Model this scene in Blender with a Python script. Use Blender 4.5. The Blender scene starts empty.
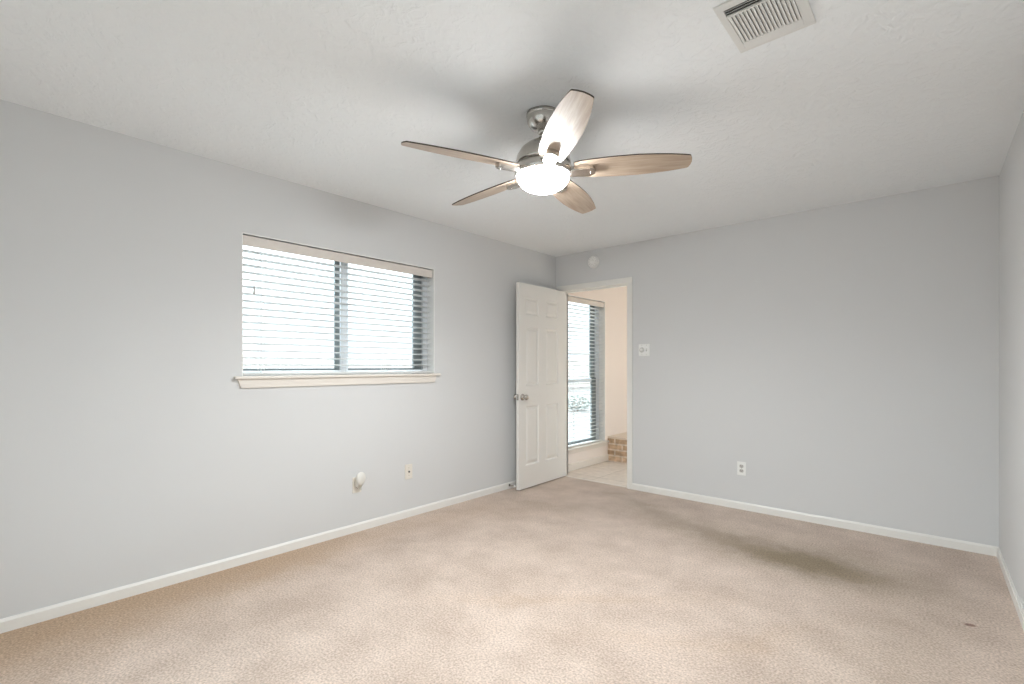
import bpy, bmesh, math, random
from mathutils import Vector, Matrix

random.seed(7)
SC = bpy.context.scene
COL = SC.collection
PI = math.pi

# ------------------------------------------------------------------ camera
H = 2.44                      # ceiling height
YB = 4.39                     # face of the back wall
YN = -0.65                    # face of the near wall, behind the camera
cam = bpy.data.cameras.new('camera')
cam.sensor_fit = 'HORIZONTAL'
cam.sensor_width = 36.0
cam.lens = 485.0 / 1024.0 * 36.0
cam.shift_y = 24.0 / 1024.0
cam.clip_start = 0.02
cam_ob = bpy.data.objects.new('camera', cam)
COL.objects.link(cam_ob)
cam_ob.location = (3.223, 0.0, 1.22)
cam_ob.rotation_euler = (PI / 2, 0, math.atan2(428, 485))
SC.camera = cam_ob

# ------------------------------------------------------------------ world, daylight, exposure
SKY = 9.5                    # zenith radiance of the thin bright cloud; far less at the horizon
world = bpy.data.worlds.new('overcast_sky')
SC.world = world
world.use_nodes = True
wnt = world.node_tree
bg = wnt.nodes['Background']
bg.inputs['Color'].default_value = (0.82, 0.92, 1.0, 1)
w_tc = wnt.nodes.new('ShaderNodeTexCoord')
w_sep = wnt.nodes.new('ShaderNodeSeparateXYZ')
w_map = wnt.nodes.new('ShaderNodeMapRange')
w_map.inputs['From Min'].default_value = 0.0
w_map.inputs['From Max'].default_value = 1.0
w_map.inputs['To Min'].default_value = 1.25
w_map.inputs['To Max'].default_value = SKY
w_pow = wnt.nodes.new('ShaderNodeMath')
w_pow.operation = 'POWER'
w_pow.use_clamp = True
w_pow.inputs[1].default_value = 1.4
wnt.links.new(w_tc.outputs['Generated'], w_sep.inputs[0])
wnt.links.new(w_sep.outputs['Z'], w_pow.inputs[0])
w_side = wnt.nodes.new('ShaderNodeMath')          # the cloud is brighter on the window side of the house
w_side.operation = 'MULTIPLY_ADD'
w_side.inputs[1].default_value = -1.1
w_side.inputs[2].default_value = 1.1
wnt.links.new(w_sep.outputs['X'], w_side.inputs[0])
w_mul = wnt.nodes.new('ShaderNodeMath')
w_mul.operation = 'MULTIPLY'
wnt.links.new(w_pow.outputs[0], w_mul.inputs[0])
wnt.links.new(w_side.outputs[0], w_mul.inputs[1])
w_map.clamp = False
wnt.links.new(w_mul.outputs[0], w_map.inputs['Value'])
wnt.links.new(w_map.outputs[0], bg.inputs['Strength'])

sun = bpy.data.lights.new('sun', 'SUN')
sun.energy = 15.0
sun.color = (1.0, 0.98, 0.96)
sun.angle = math.radians(1.0)
sun_ob = bpy.data.objects.new('sun', sun)
COL.objects.link(sun_ob)
sun_ob.rotation_euler = (math.radians(90 - 58), 0, math.radians(82))      # reaches only the added glazed doors of the room beyond

vs = SC.view_settings
vs.view_transform = 'Standard'
vs.look = 'None'
vs.exposure = 0.50
vs.gamma = 1.0
vs.use_curve_mapping = False
SC.cycles.use_denoising = True
SC.cycles.max_bounces = 14
SC.cycles.diffuse_bounces = 8
SC.cycles.glossy_bounces = 4
SC.cycles.transparent_max_bounces = 16
SC.cycles.sample_clamp_indirect = 8.0
SC.cycles.caustics_reflective = False
SC.cycles.caustics_refractive = False


def portal(name, loc, rot, sx, sy):
    l = bpy.data.lights.new(name, 'AREA')
    l.shape = 'RECTANGLE'
    l.size, l.size_y = sx, sy
    l.cycles.is_portal = True
    o = bpy.data.objects.new(name, l)
    COL.objects.link(o)
    o.location, o.rotation_euler = loc, rot


# openings: (lo, hi, z0, z1)
WIN_L = (1.139, 2.656, 1.150, 2.045)          # left wall, along Y
WIN_H = (4.560, 5.461, 0.240, 2.045)          # hall window, along Y
WIN_N = (1.00, 3.45, 0.02, 2.20)              # near wall, added glazing, along X
WIN_P = (4.75, 7.20, 0.02, 2.20)              # added hall glazing, along Y
DOOR = (0.085, 0.882, 0.0, 2.045)             # back wall, along X
XH = 2.50                                     # hall right wall
YH = 7.45                                     # hall far wall
portal('daylight_portal', (-0.20, sum(WIN_L[:2]) / 2, sum(WIN_L[2:]) / 2), (0, -PI / 2, 0), 0.92, 1.54)
portal('daylight_portal', (-0.20, sum(WIN_H[:2]) / 2, sum(WIN_H[2:]) / 2), (0, -PI / 2, 0), 1.82, 0.92)
portal('daylight_portal', (sum(WIN_N[:2]) / 2, YN - 0.20, sum(WIN_N[2:]) / 2), (PI / 2, 0, 0), 2.8, 2.15)
portal('daylight_portal', (XH + 0.20, sum(WIN_P[:2]) / 2, sum(WIN_P[2:]) / 2), (0, PI / 2, 0), 2.25, 2.5)


# ------------------------------------------------------------------ material helpers
def mat_new(name):
    m = bpy.data.materials.new(name)
    m.use_nodes = True
    nt = m.node_tree
    b = nt.nodes['Principled BSDF']
    return m, nt, b


def nd(nt, kind, **kw):
    n = nt.nodes.new(kind)
    for k, v in kw.items():
        setattr(n, k, v)
    return n


def plain(name, col, rough=0.5, metal=0.0, spec=0.5, noise=0.0, nscale=40.0, bump=0.0, bscale=200.0):
    m, nt, b = mat_new(name)
    b.inputs['Base Color'].default_value = (*col, 1)
    b.inputs['Roughness'].default_value = rough
    b.inputs['Metallic'].default_value = metal
    b.inputs['Specular IOR Level'].default_value = spec
    tc = nd(nt, 'ShaderNodeTexCoord')
    if noise:
        n = nd(nt, 'ShaderNodeTexNoise')
        n.inputs['Scale'].default_value = nscale
        n.inputs['Detail'].default_value = 4
        nt.links.new(tc.outputs['Object'], n.inputs['Vector'])
        mx = nd(nt, 'ShaderNodeMix', data_type='RGBA')
        mx.inputs['A'].default_value = (*[c * (1 - noise) for c in col], 1)
        mx.inputs['B'].default_value = (*[min(1, c * (1 + noise)) for c in col], 1)
        nt.links.new(n.outputs['Fac'], mx.inputs['Factor'])
        nt.links.new(mx.outputs['Result'], b.inputs['Base Color'])
    if bump:
        n = nd(nt, 'ShaderNodeTexNoise')
        n.inputs['Scale'].default_value = bscale
        n.inputs['Detail'].default_value = 3
        nt.links.new(tc.outputs['Object'], n.inputs['Vector'])
        bp = nd(nt, 'ShaderNodeBump')
        bp.inputs['Strength'].default_value = bump
        bp.inputs['Distance'].default_value = 0.002
        nt.links.new(n.outputs['Fac'], bp.inputs['Height'])
        nt.links.new(bp.outputs['Normal'], b.inputs['Normal'])
    return m


def ceiling_mat():
    m, nt, b = mat_new('textured_ceiling_paint')
    b.inputs['Base Color'].default_value = (0.845, 0.87, 0.885, 1)
    b.inputs['Roughness'].default_value = 0.9
    b.inputs['Specular IOR Level'].default_value = 0.2
    tc = nd(nt, 'ShaderNodeTexCoord')
    n1 = nd(nt, 'ShaderNodeTexNoise')
    n1.inputs['Scale'].default_value = 16
    n1.inputs['Detail'].default_value = 5
    n1.inputs['Roughness'].default_value = 0.55
    n1.inputs['Distortion'].default_value = 1.4
    nt.links.new(tc.outputs['Object'], n1.inputs['Vector'])
    r = nd(nt, 'ShaderNodeValToRGB')
    r.color_ramp.elements[0].position = 0.46
    r.color_ramp.elements[1].position = 0.60
    nt.links.new(n1.outputs['Fac'], r.inputs['Fac'])
    n2 = nd(nt, 'ShaderNodeTexNoise')
    n2.inputs['Scale'].default_value = 90
    nt.links.new(tc.outputs['Object'], n2.inputs['Vector'])
    a = nd(nt, 'ShaderNodeMath', operation='MULTIPLY_ADD')
    nt.links.new(n2.outputs['Fac'], a.inputs[0])
    a.inputs[1].default_value = 0.25
    nt.links.new(r.outputs['Color'], a.inputs[2])
    bp = nd(nt, 'ShaderNodeBump')
    bp.inputs['Strength'].default_value = 0.45
    bp.inputs['Distance'].default_value = 0.005
    nt.links.new(a.outputs[0], bp.inputs['Height'])
    nt.links.new(bp.outputs['Normal'], b.inputs['Normal'])
    return m


# carpet: beige pile with soiled patches and browner strips
# (x, y, angle_deg, length, width, weight, kind)   kind 0 grey-olive soil, 1 brown, 2 pale vacuumed
CARPET_PATCHES = [
    (2.64, 3.47, 2, 0.42, 0.20, 0.95, 0),
    (1.98, 3.58, -18, 0.50, 0.18, 0.52, 0),
    (1.25, 3.95, -25, 0.45, 0.14, 0.38, 0),
    (2.75, 3.75, -5, 0.50, 0.25, 0.16, 0),
    (0.75, 3.45, 25, 0.45, 0.16, 0.22, 0),
    (0.08, 0.20, 96, 0.90, 0.42, 1.00, 1),  # browner strip along the left wall
    (0.10, 1.40, 92, 0.65, 0.24, 0.70, 1),
    (0.22, 2.50, 88, 0.60, 0.16, 0.22, 1),
    (0.45, 3.00, 60, 0.55, 0.25, 0.18, 1),
    (3.10, 2.60, 90, 0.9, 0.30, 0.20, 0),
    (1.55, 1.90, 40, 0.35, 0.05, 0.22, 1),
    (1.95, 2.25, 42, 0.50, 0.05, 0.20, 1),
    (2.35, 2.10, 35, 0.45, 0.06, 0.22, 1),
    (2.65, 2.35, 60, 0.35, 0.07, 0.18, 1),
]


def carpet_mat():
    m, nt, b = mat_new('beige_carpet_pile')
    L = nt.links.new
    tc = nd(nt, 'ShaderNodeTexCoord')
    wn = nd(nt, 'ShaderNodeTexNoise')
    wn.inputs['Scale'].default_value = 2.6
    wn.inputs['Detail'].default_value = 5
    L(tc.outputs['Object'], wn.inputs['Vector'])
    sub = nd(nt, 'ShaderNodeVectorMath', operation='SUBTRACT')
    L(wn.outputs['Color'], sub.inputs[0])
    sub.inputs[1].default_value = (0.5, 0.5, 0.5)
    scl = nd(nt, 'ShaderNodeVectorMath', operation='SCALE')
    L(sub.outputs[0], scl.inputs[0])
    scl.inputs['Scale'].default_value = 0.26
    wf = nd(nt, 'ShaderNodeTexNoise')
    wf.inputs['Scale'].default_value = 13
    wf.inputs['Detail'].default_value = 6
    wf.inputs['Roughness'].default_value = 0.7
    L(tc.outputs['Object'], wf.inputs['Vector'])
    sub2 = nd(nt, 'ShaderNodeVectorMath', operation='SUBTRACT')
    L(wf.outputs['Color'], sub2.inputs[0])
    sub2.inputs[1].default_value = (0.5, 0.5, 0.5)
    scl2 = nd(nt, 'ShaderNodeVectorMath', operation='SCALE')
    L(sub2.outputs[0], scl2.inputs[0])
    scl2.inputs['Scale'].default_value = 0.22
    add2 = nd(nt, 'ShaderNodeVectorMath', operation='ADD')
    L(scl.outputs[0], add2.inputs[0])
    L(scl2.outputs[0], add2.inputs[1])
    add = nd(nt, 'ShaderNodeVectorMath', operation='ADD')
    L(tc.outputs['Object'], add.inputs[0])
    L(add2.outputs[0], add.inputs[1])
    fac = {0: None, 1: None}
    for (x, y, ang, ln, wd, wt, kind) in CARPET_PATCHES:
        mp = nd(nt, 'ShaderNodeMapping', vector_type='TEXTURE')
        mp.inputs['Location'].default_value = (x, y, 0)
        mp.inputs['Rotation'].default_value = (0, 0, math.radians(ang))
        mp.inputs['Scale'].default_value = (ln, wd, 1e3)
        L(add.outputs[0], mp.inputs['Vector'])
        dt = nd(nt, 'ShaderNodeVectorMath', operation='DOT_PRODUCT')
        L(mp.outputs[0], dt.inputs[0])
        L(mp.outputs[0], dt.inputs[1])
        ng = nd(nt, 'ShaderNodeMath', operation='MULTIPLY')
        L(dt.outputs['Value'], ng.inputs[0])
        ng.inputs[1].default_value = -0.9
        ex = nd(nt, 'ShaderNodeMath', operation='EXPONENT')
        L(ng.outputs[0], ex.inputs[0])
        ml = nd(nt, 'ShaderNodeMath', operation='MULTIPLY')
        L(ex.outputs[0], ml.inputs[0])
        ml.inputs[1].default_value = wt
        if fac[kind] is None:
            fac[kind] = ml.outputs[0]
        else:
            mxx = nd(nt, 'ShaderNodeMath', operation='ADD', use_clamp=True)
            L(fac[kind], mxx.inputs[0])
            L(ml.outputs[0], mxx.inputs[1])
            fac[kind] = mxx.outputs[0]
    # blotches + pile grain
    bl = nd(nt, 'ShaderNodeTexNoise')
    bl.inputs['Scale'].default_value = 3.2
    bl.inputs['Detail'].default_value = 6
    bl.inputs['Roughness'].default_value = 0.6
    L(tc.outputs['Object'], bl.inputs['Vector'])
    base = nd(nt, 'ShaderNodeMix', data_type='RGBA')
    rr = nd(nt, 'ShaderNodeMapRange')
    rr.inputs['From Min'].default_value = 0.35
    rr.inputs['From Max'].default_value = 0.65
    L(bl.outputs['Fac'], rr.inputs['Value'])
    L(rr.outputs[0], base.inputs['Factor'])
    base.inputs['A'].default_value = (0.475, 0.376, 0.310, 1)
    base.inputs['B'].default_value = (0.605, 0.492, 0.418, 1)
    cur = base.outputs['Result']
    for kind, colr in ((1, (0.46, 0.325, 0.220, 1)), (0, (0.24, 0.185, 0.12, 1))):
        mx = nd(nt, 'ShaderNodeMix', data_type='RGBA')
        L(fac[kind], mx.inputs['Factor'])
        L(cur, mx.inputs['A'])
        mx.inputs['B'].default_value = colr
        cur = mx.outputs['Result']
    # small red-brown spill near the right wall
    mp = nd(nt, 'ShaderNodeMapping', vector_type='TEXTURE')
    mp.inputs['Location'].default_value = (3.329, 3.14, 0)
    mp.inputs['Scale'].default_value = (0.026, 0.017, 1e3)
    mp.inputs['Rotation'].default_value = (0, 0, 0.5)
    L(tc.outputs['Object'], mp.inputs['Vector'])
    ln_ = nd(nt, 'ShaderNodeVectorMath', operation='LENGTH')
    L(mp.outputs[0], ln_.inputs[0])
    mr = nd(nt, 'ShaderNodeMapRange')
    mr.inputs['From Min'].default_value = 1.1
    mr.inputs['From Max'].default_value = 0.6
    mr.inputs['To Max'].default_value = 0.75
    L(ln_.outputs['Value'], mr.inputs['Value'])
    mx = nd(nt, 'ShaderNodeMix', data_type='RGBA')
    L(mr.outputs[0], mx.inputs['Factor'])
    L(cur, mx.inputs['A'])
    mx.inputs['B'].default_value = (0.16, 0.07, 0.05, 1)
    cur = mx.outputs['Result']
    gr = nd(nt, 'ShaderNodeTexNoise')
    gr.inputs['Scale'].default_value = 105
    gr.inputs['Detail'].default_value = 3
    L(tc.outputs['Object'], gr.inputs['Vector'])
    gm = nd(nt, 'ShaderNodeMapRange')
    gm.inputs['From Min'].default_value = 0.3
    gm.inputs['From Max'].default_value = 0.7
    gm.inputs['To Min'].default_value = 0.70
    gm.inputs['To Max'].default_value = 1.28
    L(gr.outputs['Fac'], gm.inputs['Value'])
    vm = nd(nt, 'ShaderNodeVectorMath', operation='SCALE')
    L(cur, vm.inputs[0])
    L(gm.outputs[0], vm.inputs['Scale'])
    L(vm.outputs[0], b.inputs['Base Color'])
    bp = nd(nt, 'ShaderNodeBump')
    bp.inputs['Strength'].default_value = 0.6
    bp.inputs['Distance'].default_value = 0.006
    L(gr.outputs['Fac'], bp.inputs['Height'])
    L(bp.outputs['Normal'], b.inputs['Normal'])
    b.inputs['Roughness'].default_value = 1.0
    b.inputs['Specular IOR Level'].default_value = 0.05
    b.inputs['Sheen Weight'].default_value = 0.15
    return m


def brick_mat(name, c1, c2, mortar, scale, bw, rh, ms, bump=0.3, axis_rot=(0, 0, 0), offset=0.5, grain=0.0):
    m, nt, b = mat_new(name)
    L = nt.links.new
    tc = nd(nt, 'ShaderNodeTexCoord')
    mp = nd(nt, 'ShaderNodeMapping')
    mp.inputs['Rotation'].default_value = axis_rot
    L(tc.outputs['Object'], mp.inputs['Vector'])
    br = nd(nt, 'ShaderNodeTexBrick')
    br.offset = offset
    br.inputs['Color1'].default_value = (*c1, 1)
    br.inputs['Color2'].default_value = (*c2, 1)
    br.inputs['Mortar'].default_value = (*mortar, 1)
    br.inputs['Scale'].default_value = scale
    br.inputs['Brick Width'].default_value = bw
    br.inputs['Row Height'].default_value = rh
    br.inputs['Mortar Size'].default_value = ms
    L(mp.outputs[0], br.inputs['Vector'])
    col = br.outputs['Color']
    if grain:
        n = nd(nt, 'ShaderNodeTexNoise')
        n.inputs['Scale'].default_value = 14
        n.inputs['Detail'].default_value = 5
        L(tc.outputs['Object'], n.inputs['Vector'])
        g = nd(nt, 'ShaderNodeMapRange')
        g.inputs['From Min'].default_value = 0.3
        g.inputs['From Max'].default_value = 0.7
        g.inputs['To Min'].default_value = 1 - grain
        g.inputs['To Max'].default_value = 1 + grain
        L(n.outputs['Fac'], g.inputs['Value'])
        v = nd(nt, 'ShaderNodeVectorMath', operation='SCALE')
        L(col, v.inputs[0])
        L(g.outputs[0], v.inputs['Scale'])
        col = v.outputs[0]
    L(col, b.inputs['Base Color'])
    bp = nd(nt, 'ShaderNodeBump')
    bp.inputs['Strength'].default_value = bump
    bp.inputs['Distance'].default_value = 0.003
    bp.invert = True
    L(br.outputs['Fac'], bp.inputs['Height'])
    L(bp.outputs['Normal'], b.inputs['Normal'])
    b.inputs['Roughness'].default_value = 0.6
    return m


def glass_mat():
    m = bpy.data.materials.new('clear_window_glass')
    m.use_nodes = True
    nt = m.node_tree
    for n in list(nt.nodes):
        nt.nodes.remove(n)
    out = nd(nt, 'ShaderNodeOutputMaterial')
    tr = nd(nt, 'ShaderNodeBsdfTransparent')
    tr.inputs['Color'].default_value = (0.95, 0.97, 0.96, 1)
    gl = nd(nt, 'ShaderNodeBsdfGlossy')
    gl.inputs['Roughness'].default_value = 0.02
    lw = nd(nt, 'ShaderNodeLayerWeight')
    lw.inputs['Blend'].default_value = 0.5
    pw = nd(nt, 'ShaderNodeMath', operation='POWER')
    nt.links.new(lw.outputs['Facing'], pw.inputs[0])
    pw.inputs[1].default_value = 5.0
    fr = nd(nt, 'ShaderNodeMath', operation='MULTIPLY_ADD')
    nt.links.new(pw.outputs[0], fr.inputs[0])
    fr.inputs[1].default_value = 0.6
    fr.inputs[2].default_value = 0.04
    mx = nd(nt, 'ShaderNodeMixShader')
    nt.links.new(fr.outputs[0], mx.inputs[0])
    nt.links.new(tr.outputs[0], mx.inputs[1])
    nt.links.new(gl.outputs[0], mx.inputs[2])
    nt.links.new(mx.outputs[0], out.inputs['Surface'])
    return m


def wood_mat(name, c1, c2, rough=0.4, coat=0.0):
    # grain runs along local X
    m, nt, b = mat_new(name)
    L = nt.links.new
    tc = nd(nt, 'ShaderNodeTexCoord')
    mp = nd(nt, 'ShaderNodeMapping')
    mp.inputs['Scale'].default_value = (3, 45, 45)
    L(tc.outputs['Object'], mp.inputs['Vector'])
    n = nd(nt, 'ShaderNodeTexNoise')
    n.inputs['Scale'].default_value = 1.6
    n.inputs['Detail'].default_value = 6
    n.inputs['Roughness'].default_value = 0.65
    L(mp.outputs[0], n.inputs['Vector'])
    mr = nd(nt, 'ShaderNodeMapRange')
    mr.inputs['From Min'].default_value = 0.3
    mr.inputs['From Max'].default_value = 0.7
    L(n.outputs['Fac'], mr.inputs['Value'])
    mx = nd(nt, 'ShaderNodeMix', data_type='RGBA')
    mx.inputs['A'].default_value = (*c1, 1)
    mx.inputs['B'].default_value = (*c2, 1)
    L(mr.outputs[0], mx.inputs['Factor'])
    L(mx.outputs['Result'], b.inputs['Base Color'])
    b.inputs['Roughness'].default_value = rough
    b.inputs['Coat Weight'].default_value = coat
    b.inputs['Coat Roughness'].default_value = 0.25
    return m


def emit_mat(name, col, strength):
    m, nt, b = mat_new(name)
    b.inputs['Base Color'].default_value = (0.9, 0.88, 0.84, 1)
    b.inputs['Roughness'].default_value = 0.25
    b.inputs['Emission Color'].default_value = (*col, 1)
    b.inputs['Emission Strength'].default_value = strength
    return m


M = {
    'wall': plain('grey_wall_paint', (0.64, 0.642, 0.642), 0.75, spec=0.3, noise=0.012, nscale=3, bump=0.12, bscale=160),
    'hall_wall': plain('peach_hall_paint', (0.81, 0.735, 0.68), 0.75, spec=0.3, noise=0.012, nscale=3, bump=0.12, bscale=160),
    'ceiling': ceiling_mat(),
    'carpet': carpet_mat(),
    'trim': plain('white_trim_paint', (0.78, 0.765, 0.73), 0.4, noise=0.01, nscale=9),
    'door': plain('white_door_paint', (0.755, 0.735, 0.70), 0.42, noise=0.01, nscale=9),
    'cream': plain('cream_trim_paint', (0.74, 0.69, 0.63), 0.4, noise=0.01, nscale=9),
    'blind': plain('white_blind_slats', (0.66, 0.665, 0.66), 0.45, noise=0.01, nscale=20),
    'valance': plain('cream_blind_valance', (0.66, 0.61, 0.56), 0.45, noise=0.02, nscale=20),
    'cord': plain('white_cord', (0.8, 0.8, 0.78), 0.8, noise=0.02),
    'frame': plain('grey_aluminium_frame', (0.20, 0.225, 0.23), 0.45, metal=0.2, noise=0.03),
    'glass': glass_mat(),
    'nickel': plain('brushed_nickel', (0.56, 0.53, 0.49), 0.24, metal=1.0, noise=0.05, nscale=120),
    'nickel_dark': plain('satin_nickel_door_hardware', (0.52, 0.49, 0.45), 0.25, metal=1.0, noise=0.04, nscale=90),
    'blade_wood': wood_mat('washed_oak_blade', (0.33, 0.24, 0.175), (0.50, 0.405, 0.315), 0.38, 0.25),
    'blade_edge': plain('dark_walnut_blade_edge', (0.055, 0.04, 0.03), 0.45, noise=0.1),
    'bowl': emit_mat('glowing_opal_glass', (0.95, 0.985, 1.0), 115.0),
    'plastic': plain('white_plastic', (0.82, 0.82, 0.80), 0.35, noise=0.01),
    'shell': plain('off_white_plastic', (0.74, 0.72, 0.67), 0.4, noise=0.01),
    'almond': plain('almond_plastic', (0.74, 0.70, 0.63), 0.38, noise=0.01),
    'socket': plain('grey_plastic', (0.50, 0.48, 0.45), 0.4, noise=0.02),
    'dark': plain('dark_slot', (0.03, 0.03, 0.03), 0.6, noise=0.05),
    'duct': plain('sheet_metal_duct', (0.05, 0.045, 0.04), 0.6, metal=0.3, noise=0.1),
    'vent': plain('white_vent_enamel', (0.70, 0.70, 0.68), 0.45, noise=0.01),
    'rubber': plain('dark_rubber', (0.05, 0.045, 0.04), 0.7, noise=0.1),
    'tile': brick_mat('beige_travertine_tile', (0.72, 0.64, 0.57), (0.67, 0.59, 0.52), (0.55, 0.48, 0.42), 1.0, 0.42, 0.42, 0.006, 0.2, offset=0.0, grain=0.08),
    'brick': brick_mat('tan_brick', (0.58, 0.43, 0.30), (0.42, 0.28, 0.17), (0.66, 0.55, 0.44), 1.0, 0.21, 0.075, 0.011, 0.6, axis_rot=(PI / 2, 0, 0), grain=0.35),
    'cap': plain('pale_hearth_cap', (0.70, 0.60, 0.50), 0.6, noise=0.06, nscale=12),
    'ground': plain('dark_paving', (0.055, 0.055, 0.054), 0.9, noise=0.08, nscale=1.5),
    'fence': plain('grey_fence_boards', (0.24, 0.24, 0.235), 0.85, noise=0.12, nscale=6),
    'stucco': plain('outside_wall_stucco', (0.55, 0.5, 0.45), 0.9, noise=0.05, nscale=6),
}


M['frame_lit'] = plain('lit_aluminium_frame', (0.74, 0.765, 0.79), 0.45, metal=0.0, noise=0.03)  # same aluminium coloured paler for the parts that catch the light


# ------------------------------------------------------------------ geometry helpers
class MB:
    """collects shapes and links them as ONE mesh object"""

    def __init__(self):
        self.bm = bmesh.new()

    def box(self, lo, hi, bevel=0.0, seg=2, mi=0):
        lo, hi = Vector(lo), Vector(hi)
        r = bmesh.ops.create_cube(self.bm, size=1.0)
        vs = r['verts']
        c, s = (lo + hi) / 2, hi - lo
        for v in vs:
            v.co = Vector((v.co.x * s.x, v.co.y * s.y, v.co.z * s.z)) + c
        fs = set(f for v in vs for f in v.link_faces)
        if bevel:
            es = list(set(e for v in vs for e in v.link_edges))
            rr = bmesh.ops.bevel(self.bm, geom=es, offset=bevel, segments=seg, profile=0.5, affect='EDGES', clamp_overlap=True)
            fs = set(rr['faces']) | set(f for f in fs if f.is_valid)
        for f in fs:
            f.material_index = mi
        return self

    def xbox(self, lo, hi, mat, bevel=0.0):
        """box transformed by matrix"""
        n0 = set(self.bm.verts)
        self.box(lo, hi, bevel)
        for v in self.bm.verts:
            if v not in n0:
                v.co = mat @ v.co
        return self

    def lathe(self, prof, center=(0, 0, 0), axis='Z', seg=48, cap=True, mi=0, smooth=True):
        """profile of (radius, height) turned about an axis"""
        cen = Vector(center)
        rings = []

        def place(r, h, a):
            x, y = r * math.cos(a), r * math.sin(a)
            if axis == 'Z':
                return cen + Vector((x, y, h))
            if axis == 'Y':
                return cen + Vector((x, h, y))
            return cen + Vector((h, x, y))
        for (r, h) in prof:
            if r < 1e-6:
                rings.append([self.bm.verts.new(place(0, h, 0))])
            else:
                rings.append([self.bm.verts.new(place(r, h, 2 * PI * k / seg)) for k in range(seg)])
        nf = []
        for a, b in zip(rings[:-1], rings[1:]):
            for k in range(seg):
                k2 = (k + 1) % seg
                if len(a) == 1 and len(b) == 1:
                    continue
                if len(a) == 1:
                    nf.append(self.bm.faces.new((a[0], b[k], b[k2])))
                elif len(b) == 1:
                    nf.append(self.bm.faces.new((a[k], b[0], a[k2])))
                else:
                    nf.append(self.bm.faces.new((a[k], b[k], b[k2], a[k2])))
        if cap:
            for r in (rings[0], rings[-1]):
                if len(r) > 1:
                    nf.append(self.bm.faces.new(r))
        for f in nf:
            f.smooth = smooth
            f.material_index = mi
        return self

    def prism(self, pts, lo, hi, axis='Z', mi=0):
        """2-D outline extruded along an axis. pts in the other two axes (order xy, xz or yz)"""
        def P(p, h):
            if axis == 'Z':
                return (p[0], p[1], h)
            if axis == 'Y':
                return (p[0], h, p[1])
            return (h, p[0], p[1])
        a = [self.bm.verts.new(P(p, lo)) for p in pts]
        b = [self.bm.verts.new(P(p, hi)) for p in pts]
        n = len(pts)
        fs = [self.bm.faces.new(a), self.bm.faces.new(b)]
        for k in range(n):
            fs.append(self.bm.faces.new((a[k], a[(k + 1) % n], b[(k + 1) % n], b[k])))
        for f in fs:
            f.material_index = mi
        return self

    def tube(self, pts, r, seg=8, mi=0):
        pts = [Vector(p) for p in pts]
        rings = []
        for i, p in enumerate(pts):
            d = (pts[min(i + 1, len(pts) - 1)] - pts[max(i - 1, 0)]).normalized()
            up = Vector((0, 0, 1)) if abs(d.z) < 0.9 else Vector((1, 0, 0))
            u = d.cross(up).normalized()
            w = d.cross(u).normalized()
            rings.append([self.bm.verts.new(p + r * (u * math.cos(2 * PI * k / seg) + w * math.sin(2 * PI * k / seg))) for k in range(seg)])
        fs = []
        for a, b in zip(rings[:-1], rings[1:]):
            for k in range(seg):
                fs.append(self.bm.faces.new((a[k], a[(k + 1) % seg], b[(k + 1) % seg], b[k])))
        fs += [self.bm.faces.new(rings[0]), self.bm.faces.new(rings[-1])]
        for f in fs:
            f.smooth = True
            f.material_index = mi
        return self

    def build(self, name, mats, parent=None, smooth_angle=None):
        bmesh.ops.recalc_face_normals(self.bm, faces=self.bm.faces[:])
        me = bpy.data.meshes.new(name)
        self.bm.to_mesh(me)
        self.bm.free()
        if not isinstance(mats, (list, tuple)):
            mats = [mats]
        for m in mats:
            me.materials.append(m)
        o = bpy.data.objects.new(name, me)
        COL.objects.link(o)
        if parent is not None:
            o.parent = parent
        return o


def empty(name, loc=(0, 0, 0), rot=(0, 0, 0), label=None, cat=None, group=None, kind=None):
    o = bpy.data.objects.new(name, None)
    o.empty_display_size = 0.05
    COL.objects.link(o)
    o.location, o.rotation_euler = loc, rot
    return tag(o, label, cat, group, kind)


def tag(o, label=None, cat=None, group=None, kind=None):
    if label:
        o['label'] = label
    if cat:
        o['category'] = cat
    if group:
        o['group'] = group
    if kind:
        o['kind'] = kind
    return o


def struct(o, label=None, cat=None):
    return tag(o, label, cat, None, 'structure')


def wall_panels(mb, axis, t0, t1, a0, a1, z0, z1, holes):
    """a wall slab between t0 and t1 (thickness) with rectangular holes; axis = the wall's running axis"""
    def bx(p0, p1, q0, q1):
        if p1 - p0 < 1e-5 or q1 - q0 < 1e-5:
            return
        if axis == 'Y':
            mb.box((t0, p0, q0), (t1, p1, q1))
        else:
            mb.box((p0, t0, q0), (p1, t1, q1))
    cur = a0
    for (h0, h1, hz0, hz1) in sorted(holes):
        bx(cur, h0, z0, z1)
        bx(h0, h1, z0, hz0)
        bx(h0, h1, hz1, z1)
        cur = h1
    bx(cur, a1, z0, z1)
    return mb


# ------------------------------------------------------------------ the setting
T = 0.14
o = MB().box((-0.02, YN - 0.02, -0.08), (3.60, YB + 0.02, 0.0)).build('floor', M['carpet'])
struct(o, 'beige bedroom carpet with soiled traffic patches', 'floor')
o = MB().box((-0.02, YB + 0.02, -0.08), (XH + 0.02, YH + 0.02, -0.004)).build('floor_hall', M['tile'])
struct(o, 'beige tiled floor beyond the doorway', 'floor')
o = MB().box((-T, YN - T, H), (3.75, YB + 0.06, H + 0.1)).build('ceiling', M['ceiling'])
struct(o, 'white textured bedroom ceiling', 'ceiling')
o = MB().box((-T, YB + 0.06, H), (XH + T, YH + T, H + 0.1)).build('ceiling_hall', M['ceiling'])
struct(o, 'white ceiling of the room beyond the doorway', 'ceiling')

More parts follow.
